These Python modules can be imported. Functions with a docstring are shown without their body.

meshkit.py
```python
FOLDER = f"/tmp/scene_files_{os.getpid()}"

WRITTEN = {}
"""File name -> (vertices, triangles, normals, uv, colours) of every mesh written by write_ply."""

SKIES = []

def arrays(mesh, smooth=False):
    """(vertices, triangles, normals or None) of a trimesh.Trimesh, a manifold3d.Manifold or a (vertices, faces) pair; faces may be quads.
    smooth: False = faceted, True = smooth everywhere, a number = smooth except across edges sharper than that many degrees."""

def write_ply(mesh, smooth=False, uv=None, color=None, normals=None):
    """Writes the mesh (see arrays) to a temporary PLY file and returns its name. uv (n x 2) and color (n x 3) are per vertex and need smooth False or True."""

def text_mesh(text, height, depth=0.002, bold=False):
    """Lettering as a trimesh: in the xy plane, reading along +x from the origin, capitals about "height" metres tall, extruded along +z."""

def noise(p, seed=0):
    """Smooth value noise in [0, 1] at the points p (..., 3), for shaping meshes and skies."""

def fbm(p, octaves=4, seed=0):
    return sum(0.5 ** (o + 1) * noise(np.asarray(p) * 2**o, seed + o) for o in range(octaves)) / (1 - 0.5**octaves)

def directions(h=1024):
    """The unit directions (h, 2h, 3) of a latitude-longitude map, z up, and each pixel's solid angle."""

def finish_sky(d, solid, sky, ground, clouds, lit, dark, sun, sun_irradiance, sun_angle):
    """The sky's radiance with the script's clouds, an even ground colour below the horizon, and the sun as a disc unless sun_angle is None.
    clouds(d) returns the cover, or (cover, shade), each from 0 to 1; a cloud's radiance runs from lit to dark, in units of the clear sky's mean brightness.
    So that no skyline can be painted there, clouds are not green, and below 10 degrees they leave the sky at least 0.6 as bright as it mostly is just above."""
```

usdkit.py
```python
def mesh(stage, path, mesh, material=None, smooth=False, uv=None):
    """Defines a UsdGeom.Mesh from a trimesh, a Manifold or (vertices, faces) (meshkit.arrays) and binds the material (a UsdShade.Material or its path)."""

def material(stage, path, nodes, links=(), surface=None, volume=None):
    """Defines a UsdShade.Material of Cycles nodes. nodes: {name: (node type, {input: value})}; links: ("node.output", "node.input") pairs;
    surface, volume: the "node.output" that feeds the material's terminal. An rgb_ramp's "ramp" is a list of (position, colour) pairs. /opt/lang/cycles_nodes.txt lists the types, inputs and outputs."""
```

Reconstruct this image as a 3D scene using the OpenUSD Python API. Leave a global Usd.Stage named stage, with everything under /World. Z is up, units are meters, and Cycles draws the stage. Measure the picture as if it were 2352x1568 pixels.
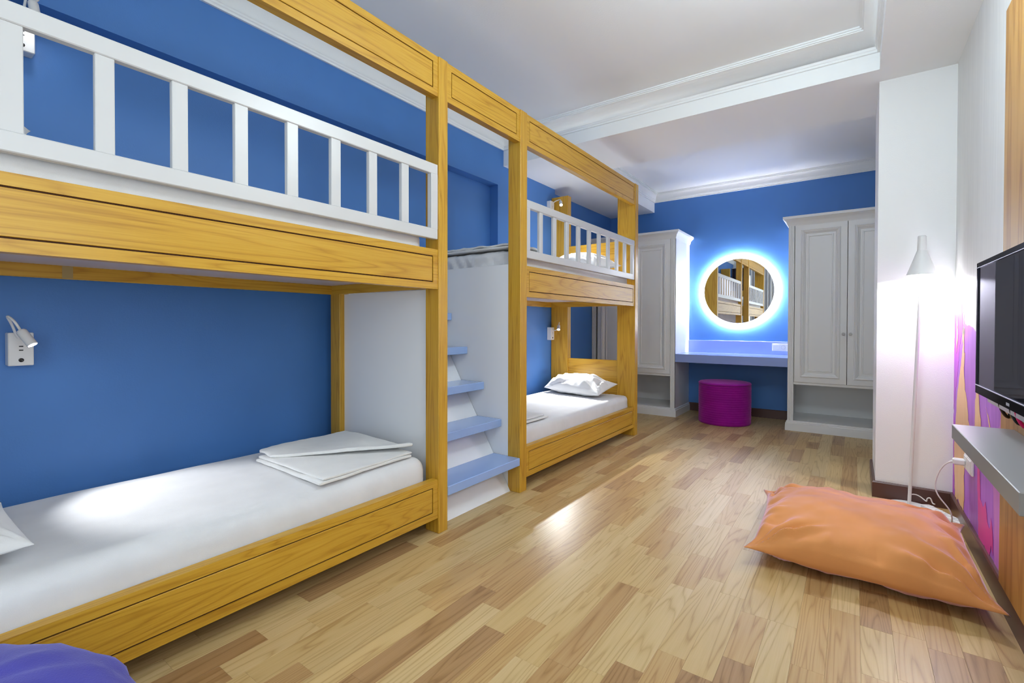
import math, random
import numpy as np, trimesh
from shapely.geometry import Polygon
from pxr import Usd, UsdGeom, UsdLux, UsdShade, Gf, Sdf, Vt
import usdkit, meshkit

random.seed(11)
RNG = np.random.default_rng(11)
stage = Usd.Stage.CreateInMemory()
UsdGeom.SetStageUpAxis(stage, UsdGeom.Tokens.z)
UsdGeom.SetStageMetersPerUnit(stage, 1.0)
UsdGeom.Xform.Define(stage, '/World')
UsdGeom.Scope.Define(stage, '/World/Looks')

# ------------------------------------------------------------------ camera
FPX, YAW, PITCH, ROLL, SHIFT = 1095.35, -.62295, -.011334, .0019797, -26.70
cam = UsdGeom.Camera.Define(stage, '/World/camera')
cam.CreateHorizontalApertureAttr(36.0)
cam.CreateVerticalApertureAttr(24.0)
cam.CreateFocalLengthAttr(FPX / 2352 * 36)
cam.CreateVerticalApertureOffsetAttr(SHIFT / 2352 * 36)
cam.CreateClippingRangeAttr(Gf.Vec2f(0.02, 100))
fwd = np.array([math.sin(YAW) * math.cos(PITCH), math.cos(YAW) * math.cos(PITCH), math.sin(PITCH)])
rgt = np.array([math.cos(YAW), -math.sin(YAW), 0.0]); upv = np.cross(rgt, fwd)
r2 = rgt * math.cos(ROLL) + upv * math.sin(ROLL); u2 = -rgt * math.sin(ROLL) + upv * math.cos(ROLL)
cm = Gf.Matrix4d(*[float(x) for x in (*r2, 0, *u2, 0, *(-fwd), 0, 0, 0, 1.14, 1)])
cam.AddTransformOp().Set(cm)
cam.CreateExposureAttr(0.68)

# ------------------------------------------------------------------ light: unseen windows behind and beside the camera, one added globe lamp
WORLD_FILL = 0.25
dome = UsdLux.DomeLight.Define(stage, '/World/sky')
dome.CreateIntensityAttr(WORLD_FILL); dome.CreateColorAttr(Gf.Vec3f(.80, .90, 1.0))
def rect_light(path, w, h, loc, rot, power, color):
    L = UsdLux.RectLight.Define(stage, path)
    L.CreateWidthAttr(w); L.CreateHeightAttr(h); L.CreateIntensityAttr(power); L.CreateColorAttr(Gf.Vec3f(*color))
    L.AddTranslateOp().Set(Gf.Vec3d(*loc)); L.AddRotateXYZOp().Set(Gf.Vec3f(*rot))
    return L
rect_light('/World/unseen_window_light', 2.7, 2.2, (-1.15, -1.64, 1.42), (90, 0, 0), 1.0, (.745, .91, 1.0))  # unseen window light behind the camera, gives the soft frontal light
rect_light('/World/unseen_side_window_light', 2.2, 1.45, (.53, -.10, 1.62), (90, 0, 90), 1.35, (.87, .95, 1.0))  # unseen side light, placed to brighten bed fronts and stair risers
ADDED_GLOBES = [(-.05, 2.0, 2.62)]  # added globe light above the frame, brightens stairs, beds and ceiling
ADDED_GLOBE_POWER = 23.0
def spot(path, loc, direction, radius, power, cone, soft, color):
    S = UsdLux.SphereLight.Define(stage, path)
    S.CreateRadiusAttr(radius); S.CreateIntensityAttr(power); S.CreateColorAttr(Gf.Vec3f(*color))
    sh = UsdLux.ShapingAPI.Apply(S.GetPrim()); sh.CreateShapingConeAngleAttr(cone); sh.CreateShapingConeSoftnessAttr(soft)
    d = np.asarray(direction, float); d /= np.linalg.norm(d); z = -d
    x = np.cross([0, 0, 1.0] if abs(z[2]) < .95 else [0, 1.0, 0], z); x /= np.linalg.norm(x); y = np.cross(z, x)
    S.AddTransformOp().Set(Gf.Matrix4d(*[float(v) for v in (*x, 0, *y, 0, *z, 0, *loc, 1)]))
    return S

# ------------------------------------------------------------------ helpers
COUNT = {}
def numbered(parent, name):
    k = (str(parent), name); n = COUNT.get(k, 0); COUNT[k] = n + 1
    return name if n == 0 else f'{name}_{n:03d}'
BASE = {'/World': np.zeros(3)}
def tag(p, label=None, cat=None, group=None, kind=None):
    for k, v in (('label', label), ('category', cat), ('group', group), ('kind', kind)):
        if v: p.SetCustomDataByKey(k, v)
    return p
def thing(name, label=None, cat=None, base=(0, 0, 0), group=None, kind=None):
    path = '/World/' + numbered('/World', name)
    x = UsdGeom.Xform.Define(stage, path); x.AddTranslateOp().Set(Gf.Vec3d(*map(float, base)))
    BASE[path] = np.asarray(base, float)
    return tag(x.GetPrim(), label, cat, group, kind)
def cat_mesh(parts):
    vs, fs, n = [], [], 0
    for p in parts:
        if hasattr(p, 'vertices'): v, f = np.asarray(p.vertices), np.asarray(p.faces)
        else: v, f = np.asarray(p[0], float), np.asarray(p[1], int)
        if f.shape[1] == 4: f = np.vstack([f[:, [0, 1, 2]], f[:, [0, 2, 3]]])
        vs.append(v); fs.append(f + n); n += len(v)
    return trimesh.Trimesh(np.vstack(vs), np.vstack(fs), process=False)
def obj(name, mesh, mat, parent=None, smooth=False, grain=None, label=None, kind=None, cat=None, group=None, gseed=None):
    """One Mesh prim. Mesh coordinates are given in the room's frame. grain = axis (0,1,2) the wood grain runs along."""
    pp = '/World' if parent is None else str(parent.GetPath())
    root = '/World' if parent is None else '/' + '/'.join(pp.split('/')[1:3])
    path = pp + '/' + numbered(pp, name)
    base = BASE[root]
    if isinstance(mesh, list): mesh = cat_mesh(mesh)
    v, f, n = meshkit.arrays(mesh, smooth)
    if n is not None: m = usdkit.mesh(stage, path, trimesh.Trimesh(v - base, f, process=False), LOOK[mat], smooth=True)
    else: m = usdkit.mesh(stage, path, (v - base, f), LOOK[mat], smooth=False)
    if n is not None: m.GetNormalsAttr().Set(Vt.Vec3fArray.FromNumpy(n.astype(np.float32)))
    if grain is not None:
        set_grain(m, v, grain, gseed)
    return tag(m.GetPrim(), label, cat, group, kind)
def set_grain(m, v, axis, seed=None):
    o = np.random.default_rng(seed).uniform(-40, 40, 3) if seed is not None else RNG.uniform(-40, 40, 3)
    order = {0: (0, 1, 2), 1: (1, 0, 2), 2: (2, 0, 1)}[axis]
    g = v[:, order] + o
    UsdGeom.PrimvarsAPI(m).CreatePrimvar('gc', Sdf.ValueTypeNames.Float3Array, 'vertex').Set(Vt.Vec3fArray.FromNumpy(g.astype(np.float32)))

def box(x0, x1, y0, y1, z0, z1, c=0.0):
    x0, x1 = min(x0, x1), max(x0, x1); y0, y1 = min(y0, y1), max(y0, y1); z0, z1 = min(z0, z1), max(z0, z1)
    if c <= 0:
        m = trimesh.creation.box([x1 - x0, y1 - y0, z1 - z0]); m.apply_translation([(x0 + x1) / 2, (y0 + y1) / 2, (z0 + z1) / 2])
        return m
    c = min(c, (x1 - x0) / 2.2, (y1 - y0) / 2.2, (z1 - z0) / 2.2)
    pts = []
    for sx in (0, 1):
        for sy in (0, 1):
            for sz in (0, 1):
                X, Y, Z = (x0, x1)[sx], (y0, y1)[sy], (z0, z1)[sz]
                ix, iy, iz = (c, -c)[sx], (c, -c)[sy], (c, -c)[sz]
                pts += [(X, Y + iy, Z + iz), (X + ix, Y, Z + iz), (X + ix, Y + iy, Z)]
    return trimesh.convex.convex_hull(np.array(pts))
def prism(poly, axis, a, b):
    """Extrude a 2-D polygon along an axis: axis 'y' -> poly in (x,z); 'x' -> (y,z); 'z' -> (x,y)."""
    m = trimesh.creation.extrude_polygon(Polygon(poly), b - a, engine='earcut')
    v = m.vertices.copy(); p, q, r = v[:, 0], v[:, 1], v[:, 2] + a
    nv = {'z': np.c_[p, q, r], 'y': np.c_[p, r, q], 'x': np.c_[r, p, q]}[axis]
    f = m.faces if axis != 'y' else m.faces[:, ::-1]
    return trimesh.Trimesh(nv, f, process=False)
def tube(pts, rad, sides=12, caps=True):
    p = np.asarray(pts, float); n = len(p); rad = np.broadcast_to(rad, (n,))
    t = np.gradient(p, axis=0); t /= np.linalg.norm(t, axis=1, keepdims=True) + 1e-12
    a = np.cross(t[0], [0, 0, 1.0]);
    if np.linalg.norm(a) < 1e-3: a = np.cross(t[0], [1.0, 0, 0])
    a /= np.linalg.norm(a); A = [a]
    for i in range(1, n):
        a = A[-1] - t[i] * (A[-1] @ t[i]); A.append(a / np.linalg.norm(a))
    A = np.array(A); B = np.cross(t, A); ang = np.arange(sides) * 2 * np.pi / sides
    v = (p[:, None] + rad[:, None, None] * (np.cos(ang)[None, :, None] * A[:, None] + np.sin(ang)[None, :, None] * B[:, None])).reshape(-1, 3)
    i, j = np.meshgrid(np.arange(n - 1), np.arange(sides), indexing='ij'); j2 = (j + 1) % sides
    q = np.stack([i * sides + j, i * sides + j2, (i + 1) * sides + j2, (i + 1) * sides + j], -1).reshape(-1, 4)
    f = np.vstack([q[:, [0, 1, 2]], q[:, [0, 2, 3]]])
    if caps:
        v = np.vstack([v, p[0], p[-1]]); c0, c1 = n * sides, n * sides + 1; k = np.arange(sides); k2 = (k + 1) % sides
        f = np.vstack([f, np.c_[np.full(sides, c0), k2, k], np.c_[np.full(sides, c1), (n - 1) * sides + k, (n - 1) * sides + k2]])
    return trimesh.Trimesh(v, f, process=False)
def spline(pts, n=24):
    from scipy.interpolate import CubicSpline
    p = np.asarray(pts, float); s = np.r_[0, np.cumsum(np.linalg.norm(np.diff(p, axis=0), axis=1))]
    return CubicSpline(s, p)(np.linspace(0, s[-1], n))
def lathe(profile, centre=(0, 0, 0), n=48, direction=(0, 0, 1)):
    m = trimesh.creation.revolve(np.asarray(profile, float), sections=n)
    d = np.asarray(direction, float); d /= np.linalg.norm(d)
    m.apply_transform(trimesh.geometry.align_vectors([0, 0, 1], d)); m.apply_translation(centre)
    return m
def moulding(path, prof, side=1):
    """Sweep a profile [(out, z)] along a 2-D path with mitred corners; side=1 offsets to the right of travel."""
    P = np.asarray(path, float); n = len(P); D = np.diff(P, axis=0); D /= np.linalg.norm(D, axis=1, keepdims=True)
    N = np.c_[D[:, 1], -D[:, 0]] * side; M = []
    for i in range(n):
        a, b = N[max(i - 1, 0)], N[min(i, n - 2)]
        M.append((a + b) / (1 + a @ b))
    M = np.array(M); prof = np.asarray(prof, float); k = len(prof)
    v = np.zeros((n, k, 3)); v[:, :, :2] = P[:, None] + M[:, None] * prof[None, :, :1]; v[:, :, 2] = prof[None, :, 1]
    v = v.reshape(-1, 3); i, j = np.meshgrid(np.arange(n - 1), np.arange(k), indexing='ij'); j2 = (j + 1) % k
    q = np.stack([i * k + j, i * k + j2, (i + 1) * k + j2, (i + 1) * k + j], -1).reshape(-1, 4)
    f = np.vstack([q[:, [0, 1, 2]], q[:, [0, 2, 3]]])
    tri = trimesh.creation.triangulate_polygon(Polygon(prof), engine='earcut')[1]
    f = np.vstack([f, tri, tri[:, ::-1] + (n - 1) * k]) if len(tri) else f
    m = trimesh.Trimesh(v, f, process=False); m.fix_normals(); return m
def panel_front(x0, x1, z0, z1, y, prof, thick):
    """A door front facing -y: nested rectangular loops at (inset, height towards -y); capped; with a back."""
    v, f = [], []
    loops = [(0, -thick)] + list(prof)
    for d, h in loops:
        v += [(x0 + d, y - h, z0 + d), (x1 - d, y - h, z0 + d), (x1 - d, y - h, z1 - d), (x0 + d, y - h, z1 - d)]
    for k in range(len(loops) - 1):
        for j in range(4):
            a, b = 4 * k + j, 4 * k + (j + 1) % 4
            f.append((a, b, b + 4, a + 4))
    e = 4 * (len(loops) - 1); f.append((e, e + 1, e + 2, e + 3)); f.append((3, 2, 1, 0))
    return trimesh.Trimesh(*_tri(v, f), process=False)
def _tri(v, f):
    f = np.asarray(f, int); return np.asarray(v, float), np.vstack([f[:, [0, 1, 2]], f[:, [0, 2, 3]]])
def soft_box(L, W, T, r, nu, nv, nt=6):
    """Rounded box grid centred in x,y, z from 0 to T."""
    m = trimesh.creation.box([1, 1, 1]); del m
    def grid(na, nb):
        a, b = np.meshgrid(np.linspace(-1, 1, na + 1), np.linspace(-1, 1, nb + 1), indexing='ij')
        i, j = np.meshgrid(np.arange(na), np.arange(nb), indexing='ij'); s = nb + 1
        q = np.stack([i * s + j, (i + 1) * s + j, (i + 1) * s + j + 1, i * s + j + 1], -1).reshape(-1, 4)
        return a.ravel(), b.ravel(), q
    parts = []
    a, b, q = grid(nu, nv); o = np.ones_like(a)
    parts += [(np.c_[a, b, o], q), (np.c_[a, b, -o], q[:, ::-1])]
    a, b, q = grid(nu, nt); o = np.ones_like(a)
    parts += [(np.c_[a, -o, b], q), (np.c_[a, o, b], q[:, ::-1])]
    a, b, q = grid(nv, nt); o = np.ones_like(a)
    parts += [(np.c_[o, a, b], q), (np.c_[-o, a, b], q[:, ::-1])]
    m = cat_mesh(parts); m.merge_vertices(digits_vertex=7)
    v = m.vertices * [L / 2, W / 2, T / 2]
    c = np.clip(v, [-(L / 2 - r), -(W / 2 - r), -(T / 2 - min(r, T / 2))], [L / 2 - r, W / 2 - r, T / 2 - min(r, T / 2)])
    d = v - c; n = np.linalg.norm(d, axis=1, keepdims=True)
    rr = np.array([[r, r, min(r, T / 2)]])
    v = np.where(n > 1e-9, c + d / np.maximum(n, 1e-9) * rr, v); v[:, 2] += T / 2
    return trimesh.Trimesh(v, m.faces, process=False)
def pillow(c, T, base_z=None, pinch=.06, flat=.35, nu=44, wr=.010, seed=0, power=.5, sag=.0, folds=1.0, ear=.0):
    """A stuffed cushion with pointed corners. c: four 3-D corner points in order; T thickness; flat: share of T below the seam."""
    c = np.asarray(c, float)
    u, v = np.meshgrid(np.linspace(0, 1, nu + 1), np.linspace(0, 1, nu + 1), indexing='ij')
    def s(t): return .5 - .5 * np.cos(np.pi * t)
    U, V = .75 * u + .25 * s(u), .75 * v + .25 * s(v)
    P = ((1 - U) * (1 - V))[..., None] * c[0] + (U * (1 - V))[..., None] * c[1] + (U * V)[..., None] * c[2] + ((1 - U) * V)[..., None] * c[3]
    ctr = c.mean(0); ex = (c[1] + c[2] - c[0] - c[3]) / 2; ey = (c[2] + c[3] - c[0] - c[1]) / 2
    b = pinch
    P = P + ((.5 - U) * 4 * V * (1 - V) * b)[..., None] * ex + ((.5 - V) * 4 * U * (1 - U) * b)[..., None] * ey
    h = (4 * U * (1 - U)) ** power * (4 * V * (1 - V)) ** power
    if ear:
        for (cu, cv), k in zip(((0, 0), (1, 0), (1, 1), (0, 1)), range(4)):
            r = np.hypot((U - cu) * np.linalg.norm(ex), (V - cv) * np.linalg.norm(ey)); e = np.exp(-(r / .055) ** 2); d = (c[k] - ctr) * [1, 1, 0]; d = d / np.linalg.norm(d)
            P = P + (e * ear)[..., None] * (d + np.array([0, 0, .25])); h = h * (1 - .55 * np.exp(-(r / .09) ** 2))
    up = np.cross(ex, ey); up /= np.linalg.norm(up)
    if up[2] < 0: up = -up
    q = np.stack([U * np.linalg.norm(ex), V * np.linalg.norm(ey), 0 * U], -1)
    # creases running in from the corners and along the seams
    w = np.zeros_like(U)
    for (cu, cv) in ((0, 0), (1, 0), (1, 1), (0, 1)):
        du, dv = (U - cu) * np.linalg.norm(ex), (V - cv) * np.linalg.norm(ey); r = np.hypot(du, dv) + 1e-4; a = np.arctan2(dv, du)
        ph = meshkit.noise(np.stack([a * 3 + seed, r * 3, 0 * r + seed], -1), seed) * 6
        w += np.exp(-((r - .17) / .13) ** 2) * np.sin(a * 13 + ph + seed)
    edge = np.minimum(np.minimum(U, 1 - U) * np.linalg.norm(ex), np.minimum(V, 1 - V) * np.linalg.norm(ey))
    along = np.where(np.minimum(U, 1 - U) * np.linalg.norm(ex) < np.minimum(V, 1 - V) * np.linalg.norm(ey), q[..., 1], q[..., 0])
    w2 = np.exp(-((edge - .06) / .05) ** 2) * (meshkit.fbm(np.stack([along * 16, edge * 4, 0 * edge + seed], -1), 2, seed) - .5) * 2.2
    big = (meshkit.fbm(q * 4.5 + seed, 3, seed + 5) - .5) * 2
    fade = np.clip(edge / .035, 0, 1)
    disp = fade * wr * (w * .7 * folds + w2 * folds + big * 1.3)
    top = P + up * (T * (1 - flat) * h + disp)[..., None]
    bot = P - up * (T * flat * h + .4 * disp)[..., None]
    if sag: top[..., 2] -= sag * (meshkit.noise(q * 3 + 7 + seed, seed) * h)
    n = nu + 1; I, J = np.meshgrid(np.arange(nu), np.arange(nu), indexing='ij')
    qd = np.stack([I * n + J, (I + 1) * n + J, (I + 1) * n + J + 1, I * n + J + 1], -1).reshape(-1, 4)
    V_ = np.vstack([top.reshape(-1, 3), bot.reshape(-1, 3)])
    if base_z is not None: V_[:, 2] = np.maximum(V_[:, 2], base_z + .0008)
    m = cat_mesh([(V_, np.vstack([qd, qd[:, ::-1] + n * n]))])
    m.merge_vertices(digits_vertex=6); m.fix_normals()
    return m
def draped(corner4, T, z0, nu, nv, r, wav=.004, seed=0, shape=None):
    """A folded cloth layer: rounded slab mapped onto four xy corners, resting at z0."""
    m = soft_box(2, 2, T, min(r, T / 2), nu, nv, 4); v = m.vertices.copy()
    rr = .0
    U, V = (v[:, 0] + 1) / 2, (v[:, 1] + 1) / 2; c = np.asarray(corner4, float)
    P = ((1 - U) * (1 - V))[:, None] * c[0] + (U * (1 - V))[:, None] * c[1] + (U * V)[:, None] * c[2] + ((1 - U) * V)[:, None] * c[3]
    wv = (meshkit.fbm(np.c_[P[:, :2] * 9, 0 * U + seed], 3, seed) - .3) * wav * 2
    und = (meshkit.fbm(np.c_[P[:, :2] * 6, 0 * U + seed + 3], 2, seed + 9) - .5)
    x = P[:, 0] + und * .014; y = P[:, 1] + np.roll(und, 0) * .010
    z = z0 + v[:, 2] * (.75 + .5 * meshkit.noise(np.c_[P[:, :2] * 5, 0 * U], seed)) + np.maximum(wv, 0)
    if shape is not None: z = z + shape(U, V)
    return trimesh.Trimesh(np.c_[x, y, z], m.faces, process=False)

# ------------------------------------------------------------------ materials
LOOK = {}
def srgb(*c):
    c = np.array(c, float) / 255; return tuple(np.where(c <= .04045, c / 12.92, ((c + .055) / 1.055) ** 2.4))
def look(name, nodes, links, surface='p.BSDF'):
    LOOK[name] = usdkit.material(stage, '/World/Looks/' + name, nodes, links, surface=surface)
def plain(name, col, rough=.5, bump=0.0, scale=300.0, var=0.0, **kw):
    nodes = {'tc': ('texture_coordinate', {}), 'p': ('principled_bsdf', {'base_color': col, 'roughness': rough, **kw})}; links = []
    if bump:
        nodes['n'] = ('noise_texture', {'scale': scale, 'detail': 2.0}); links += [('tc.object', 'n.vector')]
        nodes['b'] = ('bump', {'strength': 1.0, 'distance': bump}); links += [('n.fac', 'b.height'), ('b.normal', 'p.normal')]
    if var:
        nodes['n2'] = ('noise_texture', {'scale': 3.0, 'detail': 3.0}); links += [('tc.object', 'n2.vector')]
        nodes['r'] = ('rgb_ramp', {'ramp': [(.3, tuple(c * (1 - var) for c in col)), (.7, tuple(min(1, c * (1 + var)) for c in col))]})
        links += [('n2.fac', 'r.fac'), ('r.color', 'p.base_color')]
    look(name, nodes, links)
plain('ceiling_white', (.90, .92, .93), .75, .0004, 90)
plain('wall_white', (.86, .86, .86), .6, .0005, 140)
plain('wall_blue', srgb(74, 127, 197), .5, .0004, 120, .03)
plain('lacquer_white', (.63, .625, .62), .32)
plain('melamine_white', (.86, .87, .88), .4)
plain('cabinet_grey', (.84, .84, .84), .35)
plain('tread_blue', srgb(150, 180, 232), .16, coat_weight=.3)
plain('desk_blue', srgb(150, 172, 236), .22, coat_weight=.3)
plain('shelf_grey', (.30, .30, .30), .3)
plain('skirting_brown', srgb(92, 62, 56), .3)
plain('groove_brown', srgb(70, 38, 10), .8)
plain('plastic_white', (.80, .80, .80), .3)
plain('metal_white', (.80, .80, .80), .35)
plain('black_plastic', (.012, .012, .013), .25)
plain('black_hole', (.01, .01, .012), .5)
look('tv_screen', {'d': ('diffuse_bsdf', {'color': (.010, .010, .016)}), 'g': ('glossy_bsdf', {'color': (.85, .85, 1.0), 'roughness': .012}), 'm': ('mix_closure', {'fac': .15})}, [('d.BSDF', 'm.closure1'), ('g.BSDF', 'm.closure2')], 'm.closure')
look('tv_bezel', {'d': ('diffuse_bsdf', {'color': (.008, .007, .008)}), 'g': ('glossy_bsdf', {'color': (.9, .9, 1.0), 'roughness': .12}), 'm': ('mix_closure', {'fac': .05})}, [('d.BSDF', 'm.closure1'), ('g.BSDF', 'm.closure2')], 'm.closure')
plain('bezel_line', (.55, .58, .75), .2, metallic=.7)
plain('silver', (.62, .62, .66), .3, metallic=.4)
plain('cable_pink', srgb(240, 20, 110), .4)
plain('cable_white', (.78, .76, .72), .4)
plain('knob', (.55, .55, .55), .3)
plain('mirror_glass', (.92, .92, .93), .01, metallic=1.0)
plain('board_pale', srgb(205, 190, 188), .5)
look('pane', {'f': ('fresnel', {'IOR': 1.45}), 't': ('transparent_bsdf', {'color': (.97, .98, .98)}), 'g': ('glossy_bsdf', {'color': (1, 1, 1), 'roughness': .01}), 'm': ('mix_closure', {})}, [('f.fac', 'm.fac'), ('t.BSDF', 'm.closure1'), ('g.BSDF', 'm.closure2')], 'm.closure')
plain('base_dark', (.22, .14, .07), .8)
def emitter(name, col, strength):
    look(name, {'e': ('emission', {'color': col, 'strength': strength})}, [], 'e.emission')
emitter('led_ring', (.96, .98, 1.0), 16.0)
emitter('led_strip', (1.0, .97, .98), 125.0)
emitter('led_lens', (.95, .97, 1.0), 60.0)
emitter('bulb', (1.0, .98, .95), 14.0)
emitter('added_globe_glow', (.78, .925, 1.0), ADDED_GLOBE_POWER)  # glow of the added globe
def fabric(name, col, rough=.9, weave=600, bump=.0006, sheen=.2, tint=(1, 1, 1), var=.04, srough=.4):
    nodes = {'tc': ('texture_coordinate', {}), 'n': ('noise_texture', {'scale': float(weave), 'detail': 1.0}), 'b': ('bump', {'strength': .6, 'distance': bump}),
             'n2': ('noise_texture', {'scale': 7.0, 'detail': 4.0}), 'r': ('rgb_ramp', {'ramp': [(.3, tuple(c * (1 - var) for c in col)), (.7, tuple(min(1, c * (1 + var)) for c in col))]}),
             'p': ('principled_bsdf', {'roughness': rough, 'sheen_weight': sheen, 'sheen_roughness': srough, 'sheen_tint': tint, 'specular_ior_level': .25})}
    look(name, nodes, [('tc.object', 'n.vector'), ('n.fac', 'b.height'), ('b.normal', 'p.normal'), ('tc.object', 'n2.vector'), ('n2.fac', 'r.fac'), ('r.color', 'p.base_color')])
fabric('sheet', (.72, .72, .73), weave=500, sheen=.1)
fabric('pillowcase', (.80, .80, .80), weave=500, sheen=.1)
fabric('towel', (.76, .76, .75), weave=350, bump=.001, sheen=.2)
fabric('velvet_orange', srgb(222, 150, 88), rough=.8, weave=900, bump=.0004, sheen=1.0, tint=(1.0, .66, .84), var=.05, srough=.35)
fabric('velvet_blue', srgb(78, 76, 170), rough=.85, weave=260, bump=.0012, sheen=.5, tint=(.6, .6, 1.0), var=.10)
fabric('velvet_purple', srgb(150, 2, 142), rough=.8, weave=700, bump=.0005, sheen=.4, tint=(1.0, .45, .9), var=.10)
fabric('curtain_dark', srgb(60, 52, 66), weave=300, sheen=.1, var=.15)
fabric('curtain_sheer', (.72, .74, .76), weave=300, sheen=.1)

def wood(name, light, mid, dark, rough=.38, ring=9.0, contrast=1.0, fib=1.0, coat=.0):
    """Oak: gc.x runs along the grain; distorted rings plus fine fibres and pores."""
    nodes = {
        'a': ('attribute', {'attribute': 'gc'}),
        'm1': ('mapping', {'scale': (.42, 7.0, 7.0)}), 'n1': ('noise_texture', {'scale': 1.0, 'detail': 2.5, 'roughness': .45, 'distortion': .35}),
        'k': ('math', {'math_type': 'multiply', 'value2': ring}), 'fr': ('math', {'math_type': 'pingpong', 'value2': .5}), 'dbl': ('math', {'math_type': 'multiply', 'value2': 2.0}),
        'pw': ('math', {'math_type': 'power', 'value2': 3.0}),
        'm2': ('mapping', {'scale': (5.0, 190.0, 190.0)}), 'n2': ('noise_texture', {'scale': 1.0, 'detail': 3.0, 'roughness': .6}),
        'm3': ('mapping', {'scale': (1.2, 9.0, 9.0)}), 'n3': ('noise_texture', {'scale': 1.0, 'detail': 2.0}),
        's1': ('math', {'math_type': 'multiply', 'value2': .42 * contrast}), 's2': ('math', {'math_type': 'multiply', 'value2': .45 * fib}),
        's3': ('math', {'math_type': 'multiply', 'value2': .35}), 'add': ('math', {'math_type': 'add'}), 'add2': ('math', {'math_type': 'add'}),
        'r': ('rgb_ramp', {'ramp': [(.22, light), (.50, mid), (.92, dark)]}),
        'b': ('bump', {'strength': .35, 'distance': .0006, 'invert': True}),
        'p': ('principled_bsdf', {'roughness': rough, 'coat_weight': coat, 'coat_roughness': .2})}
    look(name, nodes, [('a.vector', 'm1.vector'), ('m1.vector', 'n1.vector'), ('n1.fac', 'k.value1'), ('k.value', 'fr.value1'), ('fr.value', 'dbl.value1'), ('dbl.value', 'pw.value1'),
        ('a.vector', 'm2.vector'), ('m2.vector', 'n2.vector'), ('a.vector', 'm3.vector'), ('m3.vector', 'n3.vector'),
        ('pw.value', 's1.value1'), ('n2.fac', 's2.value1'), ('n3.fac', 's3.value1'), ('s1.value', 'add.value1'), ('s2.value', 'add.value2'), ('add.value', 'add2.value1'), ('s3.value', 'add2.value2'),
        ('add2.value', 'r.fac'), ('r.color', 'p.base_color'), ('n2.fac', 'b.height'), ('b.normal', 'p.normal')])
wood('oak', srgb(212, 168, 62), srgb(202, 154, 46), srgb(162, 110, 18), .36, ring=17, contrast=.62, fib=1.25)
wood('oak_panel', srgb(200, 154, 84), srgb(190, 140, 66), srgb(158, 104, 36), .4, ring=6)
FLOORS = []
for i, (tl, tm, td) in enumerate([((210, 180, 128), (200, 169, 114), (166, 128, 74)), ((202, 169, 116), (191, 154, 100), (155, 115, 63)),
                                  ((214, 186, 137), (204, 175, 123), (170, 134, 81)), ((180, 143, 99), (166, 128, 83), (130, 93, 53)), ((193, 158, 109), (181, 143, 93), (146, 106, 60))]):
    wood(f'floor_oak_{i}', srgb(*tl), srgb(*tm), srgb(*td), .36, ring=20, contrast=.85, fib=.95, coat=.0); FLOORS.append(f'floor_oak_{i}')

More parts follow.
